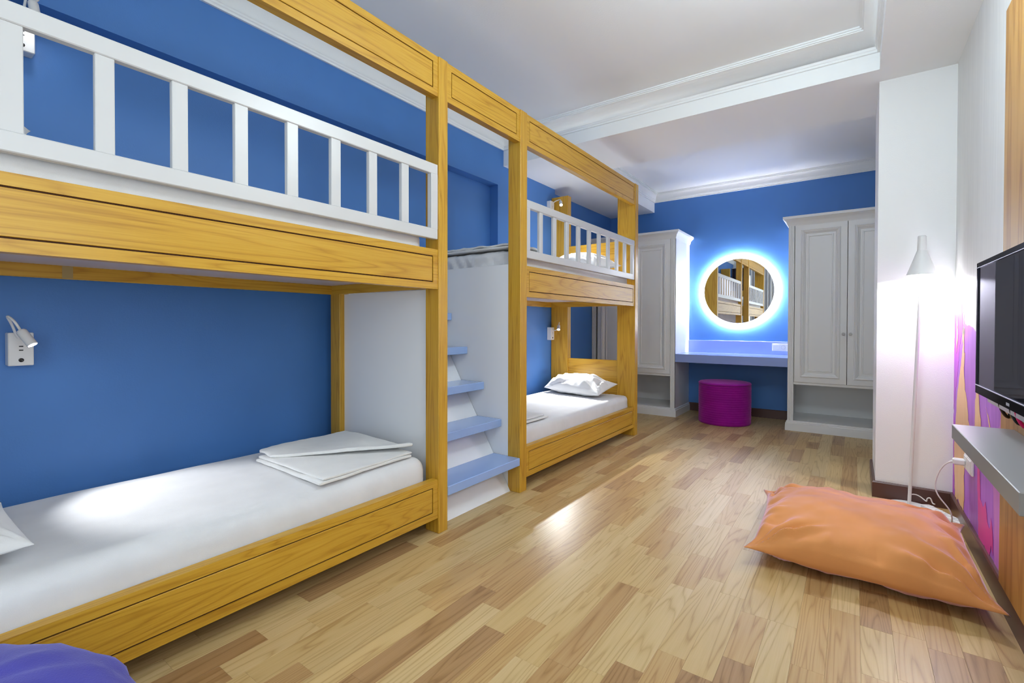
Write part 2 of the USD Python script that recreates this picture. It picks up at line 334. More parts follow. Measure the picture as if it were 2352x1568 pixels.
def paint(name, c0, c1, scale=(1, 10, .8)):
    nodes = {'tc': ('texture_coordinate', {}), 'm': ('mapping', {'scale': scale}), 'n': ('noise_texture', {'scale': 3.0, 'detail': 4.0}),
             'm2': ('mapping', {'scale': (60, 130, 6)}), 'n2': ('noise_texture', {'scale': 1.0, 'detail': 2.0}), 'ad': ('math', {'math_type': 'multiply_add', 'value2': .5}),
             'r': ('rgb_ramp', {'ramp': [(.55, c0), (.95, c1)]}), 'p': ('principled_bsdf', {'roughness': .5})}
    look(name, nodes, [('tc.object', 'm.vector'), ('m.vector', 'n.vector'), ('tc.object', 'm2.vector'), ('m2.vector', 'n2.vector'), ('n2.fac', 'ad.value1'), ('n.fac', 'ad.value3'), ('ad.value', 'r.fac'), ('r.color', 'p.base_color')])
paint('mural_violet', srgb(188, 112, 222), srgb(168, 92, 208))
paint('mural_magenta', srgb(205, 70, 215), srgb(180, 90, 214))
paint('mural_peach', srgb(238, 196, 150), srgb(232, 184, 134))
paint('mural_pink', srgb(226, 62, 160), srgb(215, 70, 165))
paint('mural_lilac', srgb(208, 130, 214), srgb(196, 120, 210))
paint('wallpaper_white', (.80, .80, .79), (.74, .74, .73), (1, 14, .5))

# ------------------------------------------------------------------ the room
YB, XW, XL, YF = 6.576, .503, -2.83, -1.7
def struct(name, mesh, mat, parent=None, label=None, **kw):
    return obj(name, mesh, mat, parent, label=label, kind='structure' if parent is None else None, **kw)
# floor: laminate strips on a base
floor = thing('floor', 'oak laminate strip floor with light and darker strips', kind='structure')
obj('floor_base', box(-3.0, .70, YF - .1, 6.8, -.08, -.0045), 'base_dark', floor)
PW = .0965
strips = []
rows = np.arange(-30, 16)
for r in rows:
    x0 = -.939 + r * PW; x1 = x0 + PW
    if x0 > XW or x1 < -2.94: continue
    rr = np.random.default_rng(1000 + int(r)); y = YF - rr.uniform(0, .5)
    while y < YB:
        L = rr.choice([.32, .46, .56, .64]) * rr.uniform(.92, 1.08)
        a, b = max(y, YF), min(y + L, YB)
        if b - a > .03: strips.append((max(x0, -2.94), min(x1, XW), a, b, int(rr.choice(5, p=[.32, .22, .22, .09, .15])), int(rr.integers(1 << 30))))
        y += L
def strip_mesh(s):
    g = .00015
    return box(s[0] + g, s[1] - g, s[2] + g, s[3] - g, -.005, 0.0, .0003)
vis = [s for s in strips if s[1] > -1.90 and s[3] > .35]
vis.sort(key=lambda s: -(s[1] - s[0]) * (s[3] - s[2]) / (1 + ((s[0] + s[1]) / 2) ** 2 + ((s[2] + s[3]) / 2) ** 2) ** 1.5)
parts, rest = vis[:300], vis[300:] + [s for s in strips if not (s[1] > -1.90 and s[3] > .35)]
for s in parts:
    obj('floor_strip', strip_mesh(s), FLOORS[s[4]], floor, grain=1, gseed=s[5])
ms, gs = [], []
for q in rest:
    m = strip_mesh(q); ms.append(m); gs.append(m.vertices[:, (1, 0, 2)] + np.random.default_rng(q[5]).uniform(-40, 40, 3))
p = obj('outlying_strips', ms, FLOORS[0], floor, kind='stuff')
UsdGeom.PrimvarsAPI(UsdGeom.Mesh(p)).CreatePrimvar('gc', Sdf.ValueTypeNames.Float3Array, 'vertex').Set(Vt.Vec3fArray.FromNumpy(np.vstack(gs).astype(np.float32)))

wl = thing('wall_left', 'blue painted left wall with a shallow recess behind the bunks', kind='structure')
NB, NT, NE, NC = -2.93, 2.50, 3.70, 4.786     # recess depth, top, end; column end
obj('wall_face', [box(-3.10, NB, YF - .1, 6.8, -.05, 3.12), box(NB, XL, YF - .1, NE, NT, 3.12), box(NB, XL, NE, NC, -.05, 3.12)], 'wall_blue', wl)
struct('wall_back', box(-3.10, .70, YB, 6.8, -.05, 3.12), 'wall_blue', label='blue painted end wall with the round mirror')
W2 = (-1.25, 1.05, .86, 2.38)
struct('wall_right', [box(XW, .70, W2[1], 6.8, -.05, 3.12), box(XW, .70, YF - .1, W2[0], -.05, 3.12), box(XW, .70, W2[0], W2[1], -.05, W2[2]), box(XW, .70, W2[0], W2[1], W2[3], 3.12)], 'wallpaper_white', label='white papered right wall')
w2 = thing('unseen_window_2', 'unseen white framed window in the right wall, placed to light the bed fronts and stairs', kind='structure', base=(.6, -.1, .86))  # out of view, stands around the side light
obj('window_frame', [box(.55, .62, W2[0], W2[0] + .06, W2[2], W2[3]), box(.55, .62, W2[1] - .06, W2[1], W2[2], W2[3]), box(.55, .62, W2[0], W2[1], W2[2], W2[2] + .06), box(.55, .62, W2[0], W2[1], W2[3] - .06, W2[3]), box(.55, .62, -.13, -.07, W2[2], W2[3])], 'lacquer_white', w2)
for a, b in ((W2[0] + .06, -.13), (-.07, W2[1] - .06)): obj('pane', box(.585, .591, a, b, W2[2] + .06, W2[3] - .06), 'pane', w2)
wf = thing('wall_front', 'wall with the unseen window behind the camera', kind='structure')
obj('wall_face', [box(-3.10, -2.55, YF - .15, YF, -.05, 3.12), box(.25, .70, YF - .15, YF, -.05, 3.12), box(-2.55, .25, YF - .15, YF, -.05, .28), box(-2.55, .25, YF - .15, YF, 2.56, 3.12)], 'wall_white', wf)
w1 = thing('unseen_window_1', 'unseen white framed window behind the camera, placed to light the room from the front', kind='structure', base=(-1.15, YF - .08, .28))  # out of view, stands around the light from behind
obj('window_frame', [box(-2.55, -2.49, YF - .13, YF - .05, .28, 2.56), box(.19, .25, YF - .13, YF - .05, .28, 2.56), box(-2.49, .19, YF - .13, YF - .05, .28, .34), box(-2.49, .19, YF - .13, YF - .05, 2.50, 2.56), box(-1.18, -1.12, YF - .13, YF - .05, .34, 2.50)], 'lacquer_white', w1)
for a, b in ((-2.49, -1.18), (-1.12, .19)): obj('pane', box(a, b, YF - .095, YF - .089, .34, 2.50), 'pane', w1)
struct('pillar', box(.12, XW + .05, 3.985, 4.60, -.02, 2.80), 'wall_white', label='white square pillar between the right wall and the wardrobe')
ZB, ZS, ZC, ZA = 2.745, 2.70, 3.0, 2.955
struct('ceiling', [box(-3.10, .70, YF - .1, 4.2, ZC, 3.12)], 'ceiling_white', label='white main ceiling framed by cornices')
struct('ceiling', [box(-3.10, .70, 4.2, 6.8, ZA, 3.12)], 'ceiling_white', label='white ceiling strip over the wardrobes')
struct('ceiling_beam', box(-2.28, .115, 3.79, 4.61, ZB, 3.10), 'ceiling_white', label='white boxed beam crossing the ceiling')
struct('soffit', box(.115, XW + .05, YF - .1, 4.61, ZB, 3.10), 'ceiling_white', label='white soffit along the right wall')
struct('soffit', box(-2.95, -2.28, 3.79, YB + .02, ZS, 3.10), 'ceiling_white', label='white soffit over the far bunk')
def cornice_prof(z0, z1, p):
    H = z1 - z0
    pts = [(0, z0), (.014, z0), (.014, z0 + .014), (.020, z0 + .018), (.022, z0 + .028)]
    for t in np.linspace(0, 1, 7):
        a = t * math.pi / 2
        pts.append((.026 + (p - .046) * (1 - math.cos(a)), z0 + .032 + (H - .058) * math.sin(a)))
    pts += [(p - .018, z1 - .020), (p - .010, z1 - .020), (p - .010, z1 - .010), (p, z1 - .010), (p, z1 + .004), (0, z1 + .004)]
    return pts
struct('trim_1', moulding([(XL, YF), (XL, 3.79), (.115, 3.79), (.115, YF)], cornice_prof(2.852, ZC, .105)), 'ceiling_white', label='white cornice around the main ceiling', smooth=25)
struct('trim_2', moulding([(-2.28, 4.62), (-2.28, YB), (XW, YB)], cornice_prof(2.834, ZA, .07), 1), 'ceiling_white', label='white cornice above the mirror wall', smooth=25)
def skirt(t, h=.106): return [(0, 0), (t, 0), (t, h - .008), (t - .005, h), (0, h)]
struct('baseboard_back', moulding([(-1.80, YB), (-.588, YB)], skirt(.014)), 'skirting_brown', label='dark brown baseboard under the desk')
struct('baseboard_right', moulding([(.12, 4.60), (.12, 3.985), (XW, 3.985), (XW, YF)], skirt(.017), 1), 'skirting_brown', label='brown baseboard around pillar and right wall')

# ------------------------------------------------------------------ bunk beds
XF, XPB, XR = -1.827, -1.93, -1.834
P1, P2, P3 = (1.865, 1.935), (2.639, 2.719), (4.702, 4.78)
GROOVE_IN = .036
def rail(parent, y0, y1, z0, z1, thick=.045, name='front_rail', gr=True):
    """An oak rail facing +x with a grooved rectangle: the frame, the inlaid board and the dark kerf between them."""
    x1 = XR; x0 = x1 - thick; g = .0055; d = .007
    a, b, c, e = y0 + GROOVE_IN, y1 - GROOVE_IN, z0 + GROOVE_IN, z1 - GROOVE_IN
    fr = [box(x0, x1 - d, y0, y1, z0, z1), box(x1 - d, x1, y0, y1, z0, c), box(x1 - d, x1, y0, y1, e, z1), box(x1 - d, x1, y0, a, c, e), box(x1 - d, x1, b, y1, c, e)]
    o = obj(name, fr, 'oak', parent, grain=1)
    obj('inlaid_panel', box(x1 - d - .001, x1 - .0004, a + g, b - g, c + g, e - g, .0012), 'oak', o, grain=1)
    k = x1 - d + .0006
    obj('groove', [box(k - .001, k, a, b, c, c + g), box(k - .001, k, a, b, e - g, e), box(k - .001, k, a, a + g, c + g, e - g), box(k - .001, k, b - g, b, c + g, e - g)], 'groove_brown', o, label='dark groove around the inlaid panel')
    return o
def guard(parent, y0, y1, centres, w=.047):
    z0, z1 = 1.598, 2.000; x1 = XR; x0 = x1 - .030; h = .056
    o = obj('guard_rail', [box(x0, x1, y0, y1, z0, z0 + h, .003), box(x0, x1, y0, y1, z1 - h, z1, .003), box(x0, x1, y0, y0 + .05, z0 + h - .003, z1 - h + .003, .002), box(x0, x1, y1 - .05, y1, z0 + h - .003, z1 - h + .003, .002)], 'lacquer_white', parent, label='white slatted safety rail')
    for c in centres:
        obj('baluster', box(x0 + .004, x1 - .004, c - w / 2, c + w / 2, z0 + h - .001, z1 - h + .001, .002), 'lacquer_white', o)
    return o
def post(parent, x0, x1, y0, y1, z1=2.582): return obj('post', box(x0, x1, y0, y1, 0.0, z1, .003), 'oak', parent, grain=2)
YL = -.205                                                        # near end of the left bunk
b1 = thing('bunk_bed', 'oak bunk bed nearest the camera, cut by the left edge of the photo', 'bunk bed', (-2.3, .85, 0), 'oak bunk beds along the blue wall')
post(b1, XPB, XF, *P1); post(b1, -2.82, -2.72, *P1, 1.545); post(b1, -2.03, XF, YL, YL + .075); post(b1, -2.82, -2.61, YL, YL + .075)
n0 = YL + .075
rail(b1, n0, P1[0], 2.365, 2.579, name='top_beam'); rail(b1, n0, P1[0], 1.33, 1.543, name='upper_rail'); rail(b1, n0, P1[0], .086, .296, name='lower_rail')
rail(b1, P1[1], P2[0], 2.365, 2.579, name='top_beam')
plain('tape_tan', srgb(170, 148, 96), .6)
obj('tape_patch', box(-2.8085, -2.8068, .546, .582, 1.337, 1.391), 'tape_tan', b1, label='faded patch of tape on the rear rail')
guard(b1, n0, P1[0], [1.639 - .1970 * k for k in range(9)])
obj('rear_rail', box(-2.832, -2.808, n0, P1[1], 1.335, 1.545, .002), 'oak', b1, grain=1); obj('rear_rail', box(-2.825, -2.80, n0, P1[0], .086, .296, .002), 'oak', b1, grain=1)
obj('end_rail', box(-2.808, XR - .045, P1[0] - .001, P1[0] + .022, 1.335, 1.545, .002), 'oak', b1, grain=0)
obj('bed_board', box(-2.806, XR - .0455, n0, P1[0] - .002, 1.392, 1.408), 'board_pale', b1, label='pale board under the upper mattress'); obj('bed_board', box(-2.80, XR - .046, n0, P1[0], .165, .18), 'board_pale', b1)
obj('end_panel', box(-2.80, XPB + .02, P1[0] + .035, P1[1] - .008, .02, 1.334), 'melamine_white', b1, label='white end panel beside the stairs')
for z0, z1 in ((.18, .765), (1.42, 2.012)): obj('headboard', box(-2.62, -2.02, YL + .02, YL + .045, z0, z1, .002), 'oak', b1, grain=0)

b2 = thing('bunk_bed', 'oak bunk bed further away, between the stairs and the wardrobe', 'bunk bed', (-2.3, 3.7, 0), 'oak bunk beds along the blue wall')
post(b2, XPB, XF, *P2); post(b2, -2.022, XF, *P3); post(b2, -2.825, -2.72, *P2, 1.545); post(b2, -2.825, -2.613, *P3)
rail(b2, P2[1], P3[0], 2.365, 2.579, name='top_beam'); rail(b2, P2[1], P3[0], 1.33, 1.543, name='upper_rail'); rail(b2, P2[1], P3[0], .086, .296, name='lower_rail')
guard(b2, P2[1], P3[0], [2.919 + .1942 * k for k in range(9)], .045)
obj('rear_rail', box(-2.829, -2.806, P2[0], P3[0], 1.335, 1.545, .002), 'oak', b2, grain=1); obj('rear_rail', box(-2.825, -2.80, P2[1], P3[0], .086, .296, .002), 'oak', b2, grain=1)
obj('end_rail', box(-2.808, XR - .045, P3[0] - .022, P3[0] + .001, 1.335, 1.545, .002), 'oak', b2, grain=0)
obj('bed_board', box(-2.806, XR - .0455, P2[1] - .03, P3[0] - .023, 1.392, 1.408), 'board_pale', b2, label='pale board under the upper mattress'); obj('bed_board', box(-2.80, XR - .046, P2[1] - .03, P3[0], .165, .18), 'board_pale', b2)
obj('end_panel', box(-2.825, XPB + .04, P2[0] + .003, P2[0] + .022, .0, 1.552), 'melamine_white', b2, label='white end panel beside the stairs')
for z0, z1 in ((.18, .765), (1.42, 2.014)): obj('headboard', box(-2.62, -2.02, P3[0] + .02, P3[0] + .045, z0, z1, .002), 'oak', b2, grain=0)

# stairs between the bunks
st = thing('staircase', 'white stairs with pale blue treads between the two bunk beds', 'stairs', (-2.3, 2.29, 0))
dirv = np.array([-2.463 + 1.907, .906]); dirv /= np.linalg.norm(dirv); nrm = np.array([dirv[1], -dirv[0]])
bl = np.array([-1.907, 0.0]); tp = bl + dirv * 1.66
YS0, YS1 = P1[1] + .002, P2[0] - .002
obj('sloped_panel', prism([bl, tp, tp - [.03, 0], bl - [.035, 0]], 'y', YS0, YS1), 'melamine_white', st, label='white sloped back panel')
for k in range(6):
    zt = .239 + .2462 * k; xf = -1.826 - .1557 * k; xb = -1.907 + (zt - .05) * dirv[0] / dirv[1] - .03
    obj('tread', box(xb, xf, YS0, YS1, zt - .052, zt, .003), 'tread_blue', st, label='pale blue step')

# ------------------------------------------------------------------ bedding
def mattress(label, x0, x1, y0, y1, z0, z1, r, seed, group='white sheeted mattresses', creases=1.0):
    m = soft_box(x1 - x0, y1 - y0, z1 - z0, r, 44, 96, 10); v = m.vertices.copy()
    q = np.c_[v[:, 0] * 2.2, v[:, 1] * 1.0, v[:, 2] * 3] + seed
    top = np.clip(v[:, 2] / (z1 - z0) * 1.6 - .6, 0, 1)
    v[:, 2] += top * ((meshkit.fbm(q * 1.3, 3, seed) - .5) * .012 + (meshkit.fbm(np.c_[v[:, 0] * 26, v[:, 1] * 3.2, 0 * v[:, 0] + seed], 2, seed + 2) - .5) * .0055 * creases)
    side = np.clip(1 - np.abs(v[:, 2] / (z1 - z0) - .5) * 2, 0, 1)
    bulge = (meshkit.fbm(np.c_[v[:, 0] * 12, v[:, 1] * 5, v[:, 2] * 9] + seed, 3, seed + 3) - .5) * .016
    end = np.exp(-((np.abs(v[:, 1]) - (y1 - y0) / 2) / .16) ** 2)
    fold = end * (meshkit.fbm(np.c_[v[:, 0] * 24 + v[:, 2] * 14, v[:, 1] * 16, v[:, 2] * 4] + seed, 2, seed + 4) - .5) * .022 * creases
    v[:, 0] += np.sign(v[:, 0]) * (np.abs(v[:, 0]) > (x1 - x0) / 2 - r) * side * (bulge * .6) ; v[:, 1] += np.sign(v[:, 1]) * (np.abs(v[:, 1]) > (y1 - y0) / 2 - r) * side * (bulge + fold)
    if creases > 1.5: v[:, 1] += np.sign(v[:, 1]) * (np.abs(v[:, 1]) > (y1 - y0) / 2 - r) * side ** .5 * .007 * np.sin(v[:, 0] * 62 + v[:, 2] * 55 + 5 * meshkit.noise(np.c_[v[:, 0] * 7, v[:, 2] * 5, 0 * v[:, 0]], 3))
    v[:, 2] -= end * np.abs(fold) * .5
    v += [(x0 + x1) / 2, (y0 + y1) / 2, z0]
    base = ((x0 + x1) / 2, (y0 + y1) / 2, z0)
    t = thing('mattress', label, 'mattress', base, group)
    obj('sheeted_body', trimesh.Trimesh(v, m.faces, process=False), 'sheet', t, smooth=True)
    return t
MX0, MX1 = -2.765, -1.886
mattress('white sheeted mattress on the lower bunk nearest the camera', MX0, MX1, n0 + .02, P1[0] - .022, .18, .418, .07, 3)
mattress('white sheeted mattress in the near top bunk, showing below its slatted rail', MX0, MX1, n0 + .02, P1[0] - .05, 1.408, 1.650, .06, 5)
mattress('white sheeted mattress on the far lower bunk, under the pillow', MX0, MX1, P2[1] - .01, P3[0] - .01, .18, .412, .045, 7)
mattress('white sheeted mattress in the far top bunk, its creased end showing above the stairs', MX0, MX1, P2[0] + .028, P3[0] - .03, 1.408, 1.662, .05, 9, creases=2.0)

def cushion(name, label, cat, base, mesh, mat, group=None):
    t = thing(name, label, cat, base, group); obj('cover', mesh, mat, t, smooth=True); return t
cushion('pillow', 'white pillow on the near lower bunk, cut by the left edge', 'pillow', (-2.25, .1, .42),
        pillow([(-2.62, -.10, .455), (-2.03, -.08, .455), (-2.015, .325, .470), (-2.60, .33, .470)], .15, .426, seed=2, flat=.3), 'pillowcase', 'white bed pillows')
cushion('pillow', 'white pillow in the near top bunk, one corner showing behind the slatted rail', 'pillow', (-2.3, .15, 1.65),
        pillow([(-2.62, -.08, 1.69), (-2.02, -.08, 1.69), (-2.03, .33, 1.69), (-2.30, .372, 1.80)], .16, 1.658, seed=4, flat=.3), 'pillowcase', 'white bed pillows')
cushion('pillow', 'white pillow against the oak headboard of the far lower bunk', 'pillow', (-2.35, 4.45, .42),
        pillow([(-2.69, 4.33, .47), (-2.00, 4.22, .455), (-1.965, 4.60, .53), (-2.72, 4.66, .53)], .19, .420, seed=6, flat=.35, wr=.014, folds=1.3), 'pillowcase', 'white bed pillows')
cushion('pillow', 'white pillow in the far top bunk behind the white balusters', 'pillow', (-2.35, 4.4, 1.66),
        pillow([(-2.62, 4.22, 1.70), (-2.02, 4.16, 1.70), (-1.94, 4.62, 1.74), (-2.62, 4.64, 1.80)], .22, 1.670, seed=8, flat=.3, wr=.014), 'pillowcase', 'white bed pillows')
# folded blanket on the near lower bunk
t = thing('folded_blanket', 'white blanket folded in layers on the near lower mattress', 'blanket', (-2.2, 1.55, .42))
c4 = [(-2.525, 1.232), (-1.815, 1.222), (-1.868, 1.775), (-2.60, 1.80)]
c4 = [(-2.515, 1.225), (-1.90, 1.205), (-1.93, 1.76), (-2.62, 1.80)]
obj('lower_layer', draped(c4, .016, .425, 60, 60, .008, .003, 1), 'towel', t, smooth=True)
obj('middle_layer', draped([(-2.505, 1.240), (-1.905, 1.222), (-1.932, 1.77), (-2.61, 1.80)], .012, .442, 60, 60, .006, .003, 2), 'towel', t, smooth=True)
obj('upper_fold', draped([(-2.55, 1.262), (-2.405, 1.245), (-1.935, 1.775), (-2.60, 1.815)], .018, .456, 70, 60, .009, .006, 3, lambda U, V: .022 * np.exp(-((U - 1) / .10) ** 2) * V + .015 * np.sin(V * 7 + U * 4) * (U * (1 - U)) * 2), 'towel', t, smooth=True)
t = thing('folded_blanket', 'white blanket folded at the foot of the far lower mattress', 'blanket', (-2.2, 2.95, .41))
obj('lower_layer', draped([(-2.55, 2.76), (-1.93, 2.74), (-1.92, 3.16), (-2.55, 3.22)], .014, .420, 50, 40, .007, .003, 5), 'towel', t, smooth=True)
obj('upper_layer', draped([(-2.54, 2.77), (-1.96, 2.75), (-1.945, 3.13), (-2.54, 3.20)], .012, .435, 50, 40, .006, .003, 6), 'towel', t, smooth=True)
t = thing('folded_blanket', 'white blanket folded on the foot of the far top bunk, above the stairs', 'blanket', (-2.3, 2.9, 1.66))
obj('lower_layer', draped([(-2.70, 2.67), (-1.95, 2.67), (-1.95, 3.10), (-2.70, 3.10)], .016, 1.669, 50, 40, .008, .004, 7), 'towel', t, smooth=True)
obj('upper_layer', draped([(-2.70, 2.69), (-1.95, 2.68), (-1.95, 3.08), (-2.70, 3.08)], .018, 1.687, 50, 40, .008, .012, 8), 'towel', t, smooth=True)

# ------------------------------------------------------------------ reading lamps with sockets
def reading_lamp(label, y0, y1, z0, z1, xf, wall_x, stub, neck, head_top, lens, power, aim, cone=36):
    t = thing('reading_lamp', label, 'lamp', (wall_x, (y0 + y1) / 2, z0), 'bunk reading lamps')
    obj('socket_box', box(wall_x, xf, y0, y1, z0, z1, .003), 'plastic_white', t)
    yc = (y0 + y1) / 2; H = z1 - z0
    for k in (.585, .47): obj('usb_port', box(xf - .002, xf + .0006, yc - .0065, yc + .0065, z0 + H * k - .0022, z0 + H * k + .0022), 'black_hole', t, label='black slot')
    obj('switch', lathe([(0, -.002), (.0085, -.002), (.0085, .001), (.006, .0016), (.003, .0008), (0, .0008)], (xf, yc, z0 + H * .17), 24, (1, 0, 0)), 'black_plastic', t, label='round black switch')
    arm = spline([np.array(stub)] + [np.array(p) for p in neck] + [np.array(head_top)], 36)
    obj('gooseneck', tube(arm, .0048, 10), 'metal_white', t, smooth=True)
    a, b = np.array(head_top), np.array(lens); d = (b - a) / np.linalg.norm(b - a); Lh = np.linalg.norm(b - a)
    h = obj('lamp_head', lathe([(0, 0), (.012, 0), (.0165, .005), (.0175, .012), (.0175, Lh), (.0155, Lh), (.0155, Lh - .006), (0, Lh - .006)], a, 28, d), 'metal_white', t, smooth=35)
    obj('led_lens', lathe([(0, Lh - .004), (.0152, Lh - .004), (.0152, Lh - .002), (0, Lh - .002)], a, 24, d), 'led_lens', h, label='lit white lens')
    path = str(t.GetPath()) + '/lamp_light'
    S = spot(path, tuple(b + d * .006 - BASE[str(t.GetPath())]), aim, .012, power, cone, .7, (.96, .98, 1.0))
    return t
reading_lamp('lit white reading lamp on the blue wall over the near lower bunk', .388, .466, .961, 1.101, -2.868, NB,
             (-2.868, .422, 1.077), [(-2.83, .405, 1.10), (-2.80, .385, 1.150), (-2.775, .376, 1.168), (-2.762, .385, 1.158), (-2.758, .402, 1.128)], (-2.762, .410, 1.112), (-2.732, .440, 1.052), 3300, (.50, .50, -.80), 32)
reading_lamp('white reading lamp above the near top bunk, half hidden by the slatted rail', .400, .478, 2.295, 2.435, -2.868, NB,
             (-2.868, .44, 2.41), [(-2.845, .44, 2.45), (-2.82, .445, 2.52), (-2.805, .45, 2.560), (-2.795, .455, 2.555)], (-2.79, .459, 2.480), (-2.785, .468, 2.412), 300, (.3, .3, -.9))
reading_lamp('lit white reading lamp on the blue wall over the far lower pillow', 4.620, 4.694, .966, 1.109, -2.778, XL,
             (-2.778, 4.657, 1.085), [(-2.74, 4.66, 1.075), (-2.71, 4.66, 1.10), (-2.69, 4.65, 1.155), (-2.683, 4.64, 1.163), (-2.68, 4.628, 1.145)], (-2.678, 4.622, 1.13), (-2.66, 4.585, 1.083), 10000, (.38, -.45, -.75), 38)
reading_lamp('lit white reading lamp near the ceiling over the far top bunk', 4.605, 4.685, 2.390, 2.530, -2.778, XL,
             (-2.778, 4.655, 2.512), [(-2.74, 4.66, 2.53), (-2.70, 4.655, 2.535), (-2.67, 4.64, 2.525)], (-2.665, 4.63, 2.505), (-2.635, 4.59, 2.455), 12000, (.42, -.35, -.75), 40)

# ------------------------------------------------------------------ wardrobes
DOOR = [(0, .0), (.003, .003), (.056, .003), (.058, .011), (.066, .015), (.074, .011), (.080, .010), (.088, .001), (.096, -.003), (.101, -.009), (.120, -.009), (.1225, -.002), (.130, -.002), (.1325, -.010), (.134, -.010)]
YD = 5.955
def wardrobe(label, x0, x1, doors, ret):
    t = thing('wardrobe', label, 'wardrobe', ((x0 + x1) / 2, 6.26, 0), 'grey white panelled wardrobes')
    zt = 2.217; yb = YB - .002
    obj('carcass', [box(x0, x0 + .02, YD, yb, .0, zt), box(x1 - .02, x1, YD, yb, .0, zt), box(x0 + .02, x1 - .02, YD + .01, yb, .50, .526), box(x0 + .02, x1 - .02, YD + .003, yb, .085, .108), box(x0 + .02, x1 - .02, yb - .012, yb, .108, zt), box(x0 + .02, x1 - .02, YD + .03, yb, zt - .02, zt)], 'cabinet_grey', t)
    for a, b in ((x0, x0 + .056), (x1 - .056, x1)):            # fluted pilasters
        prof = []
        n = 4; w = (b - a) / n
        pts = [(a, YD)]
        for k in range(n):
            s = a + k * w
            pts += [(s + .001, YD - .003), (s + w * .70, YD - .003), (s + w * .78, YD + .001), (s + w * .92, YD + .001)]
        pts += [(b, YD - .003), (b, YD + .02), (a, YD + .02)]
        pts[0] = (a, YD - .003)
        obj('pilaster', prism(pts[:1] + pts[2:], 'z', .106, zt), 'cabinet_grey', t)
    for i, (a, b, kx) in enumerate(doors):
        d = obj('door', panel_front(a, b, .526, zt - .006, YD, DOOR, .02), 'cabinet_grey', t)
        obj('knob', lathe([(0, 0), (.006, 0), (.006, .012), (.012, .017), (.0155, .023), (.0145, .029), (.009, .033), (0, .034)], (kx, YD - .002, 1.047), 24, (0, -1, 0)), 'knob', d, smooth=40)
    cp = [(0, zt - .012), (.006, zt - .012), (.008, zt), (.014, zt + .012), (.018, zt + .030), (.030, zt + .044), (.040, zt + .052), (.046, zt + .060), (.052, zt + .062), (.052, zt + .088), (0, zt + .088)]
    obj('crown', [moulding(([(x0, yb)] if ret[0] else []) + [(x0, YD), (x1, YD)] + ([(x1, yb)] if ret[1] else []), cp, 1), box(x0, x1, YD, yb, zt, zt + .086)], 'cabinet_grey', t, smooth=30)
    pp = [(0, 0), (.020, 0), (.020, .060), (.018, .064), (.018, .080), (.012, .086), (.012, .096), (.004, .104), (0, .106)]
    obj('plinth', [moulding(([(x0, yb)] if ret[0] else []) + [(x0, YD), (x1, YD)] + ([(x1, yb)] if ret[1] else []), pp, 1), box(x0, x1, YD, YD + .02, 0, .106)], 'cabinet_grey', t, smooth=30)
    return t
wardrobe('grey white panelled wardrobe left of the mirror, partly behind the far bunk', -2.925, -1.80, [(-2.845, -2.365, -2.39), (-2.361, -1.860, -2.335)], (0, 1))
wardrobe('grey white panelled wardrobe right of the mirror, partly behind the pillar', -.588, .466, [(-.528, -.064, -.091), (-.060, .408, -.033)], (1, 0))

# ------------------------------------------------------------------ dressing desk, mirror, socket, pouf
t = thing('dressing_desk', 'pale blue floating desk between the two wardrobes', 'desk', (-1.2, 6.27, .68))
obj('desk_top', box(-1.799, -.589, YD + .002, YB - .001, .680, .780, .003), 'desk_blue', t)
obj('backsplash', box(-1.799, -.589, YB - .020, YB - .001, .780, .938, .002), 'desk_blue', t)
t = thing('wall_socket', 'white double socket frame on the desk backsplash', 'socket', (-.73, YB - .02, .825))
ys = YB - .020
obj('frame', box(-.812, -.648, ys - .010, ys + .0, .826, .915, .003), 'plastic_white', t)
obj('blank_insert', box(-.800, -.736, ys - .0125, ys - .009, .838, .903, .002), 'plastic_white', t)
obj('socket_insert', lathe([(.024, 0), (.024, .004), (.0205, .004), (.0205, -.004), (0, -.004)], (-.693, ys - .0095, .870), 32, (0, -1, 0)), 'silver', t, label='round recessed socket')
obj('pin_hole', lathe([(0, 0), (.003, 0), (.003, .001), (0, .001)], (-.702, ys - .0058, .870), 12, (0, -1, 0)), 'black_hole', t); obj('pin_hole', lathe([(0, 0), (.003, 0), (.003, .001), (0, .001)], (-.684, ys - .0058, .870), 12, (0, -1, 0)), 'black_hole', t)
mx, mz, mr = -1.194, 1.566, .405
t = thing('round_mirror', 'round mirror with a glowing white rim on the blue wall', 'mirror', (mx, YB, mz))
obj('mirror_glass', lathe([(0, .046), (mr - .003, .046), (mr, .044), (mr, .040), (0, .040)], (mx, YB, mz), 96, (0, -1, 0)), 'mirror_glass', t, smooth=30)
obj('back_box', lathe([(0, .0), (.36, .0), (.36, .039), (0, .039)], (mx, YB, mz), 64, (0, -1, 0)), 'metal_white', t)
obj('light_rim', lathe([(mr - .02, .031), (mr + .056, .031), (mr + .062, .034), (mr + .060, .038), (mr + .052, .040), (mr - .02, .040)], (mx, YB, mz), 96, (0, -1, 0)), 'led_ring', t, smooth=60, label='glowing white rim')
obj('light_strip', lathe([(mr - .01, .010), (mr + .012, .010), (mr + .012, .026), (mr - .01, .026), (mr - .01, .010)], (mx, YB, mz), 96, (0, -1, 0)), 'led_strip', t, label='lit strip behind the rim')
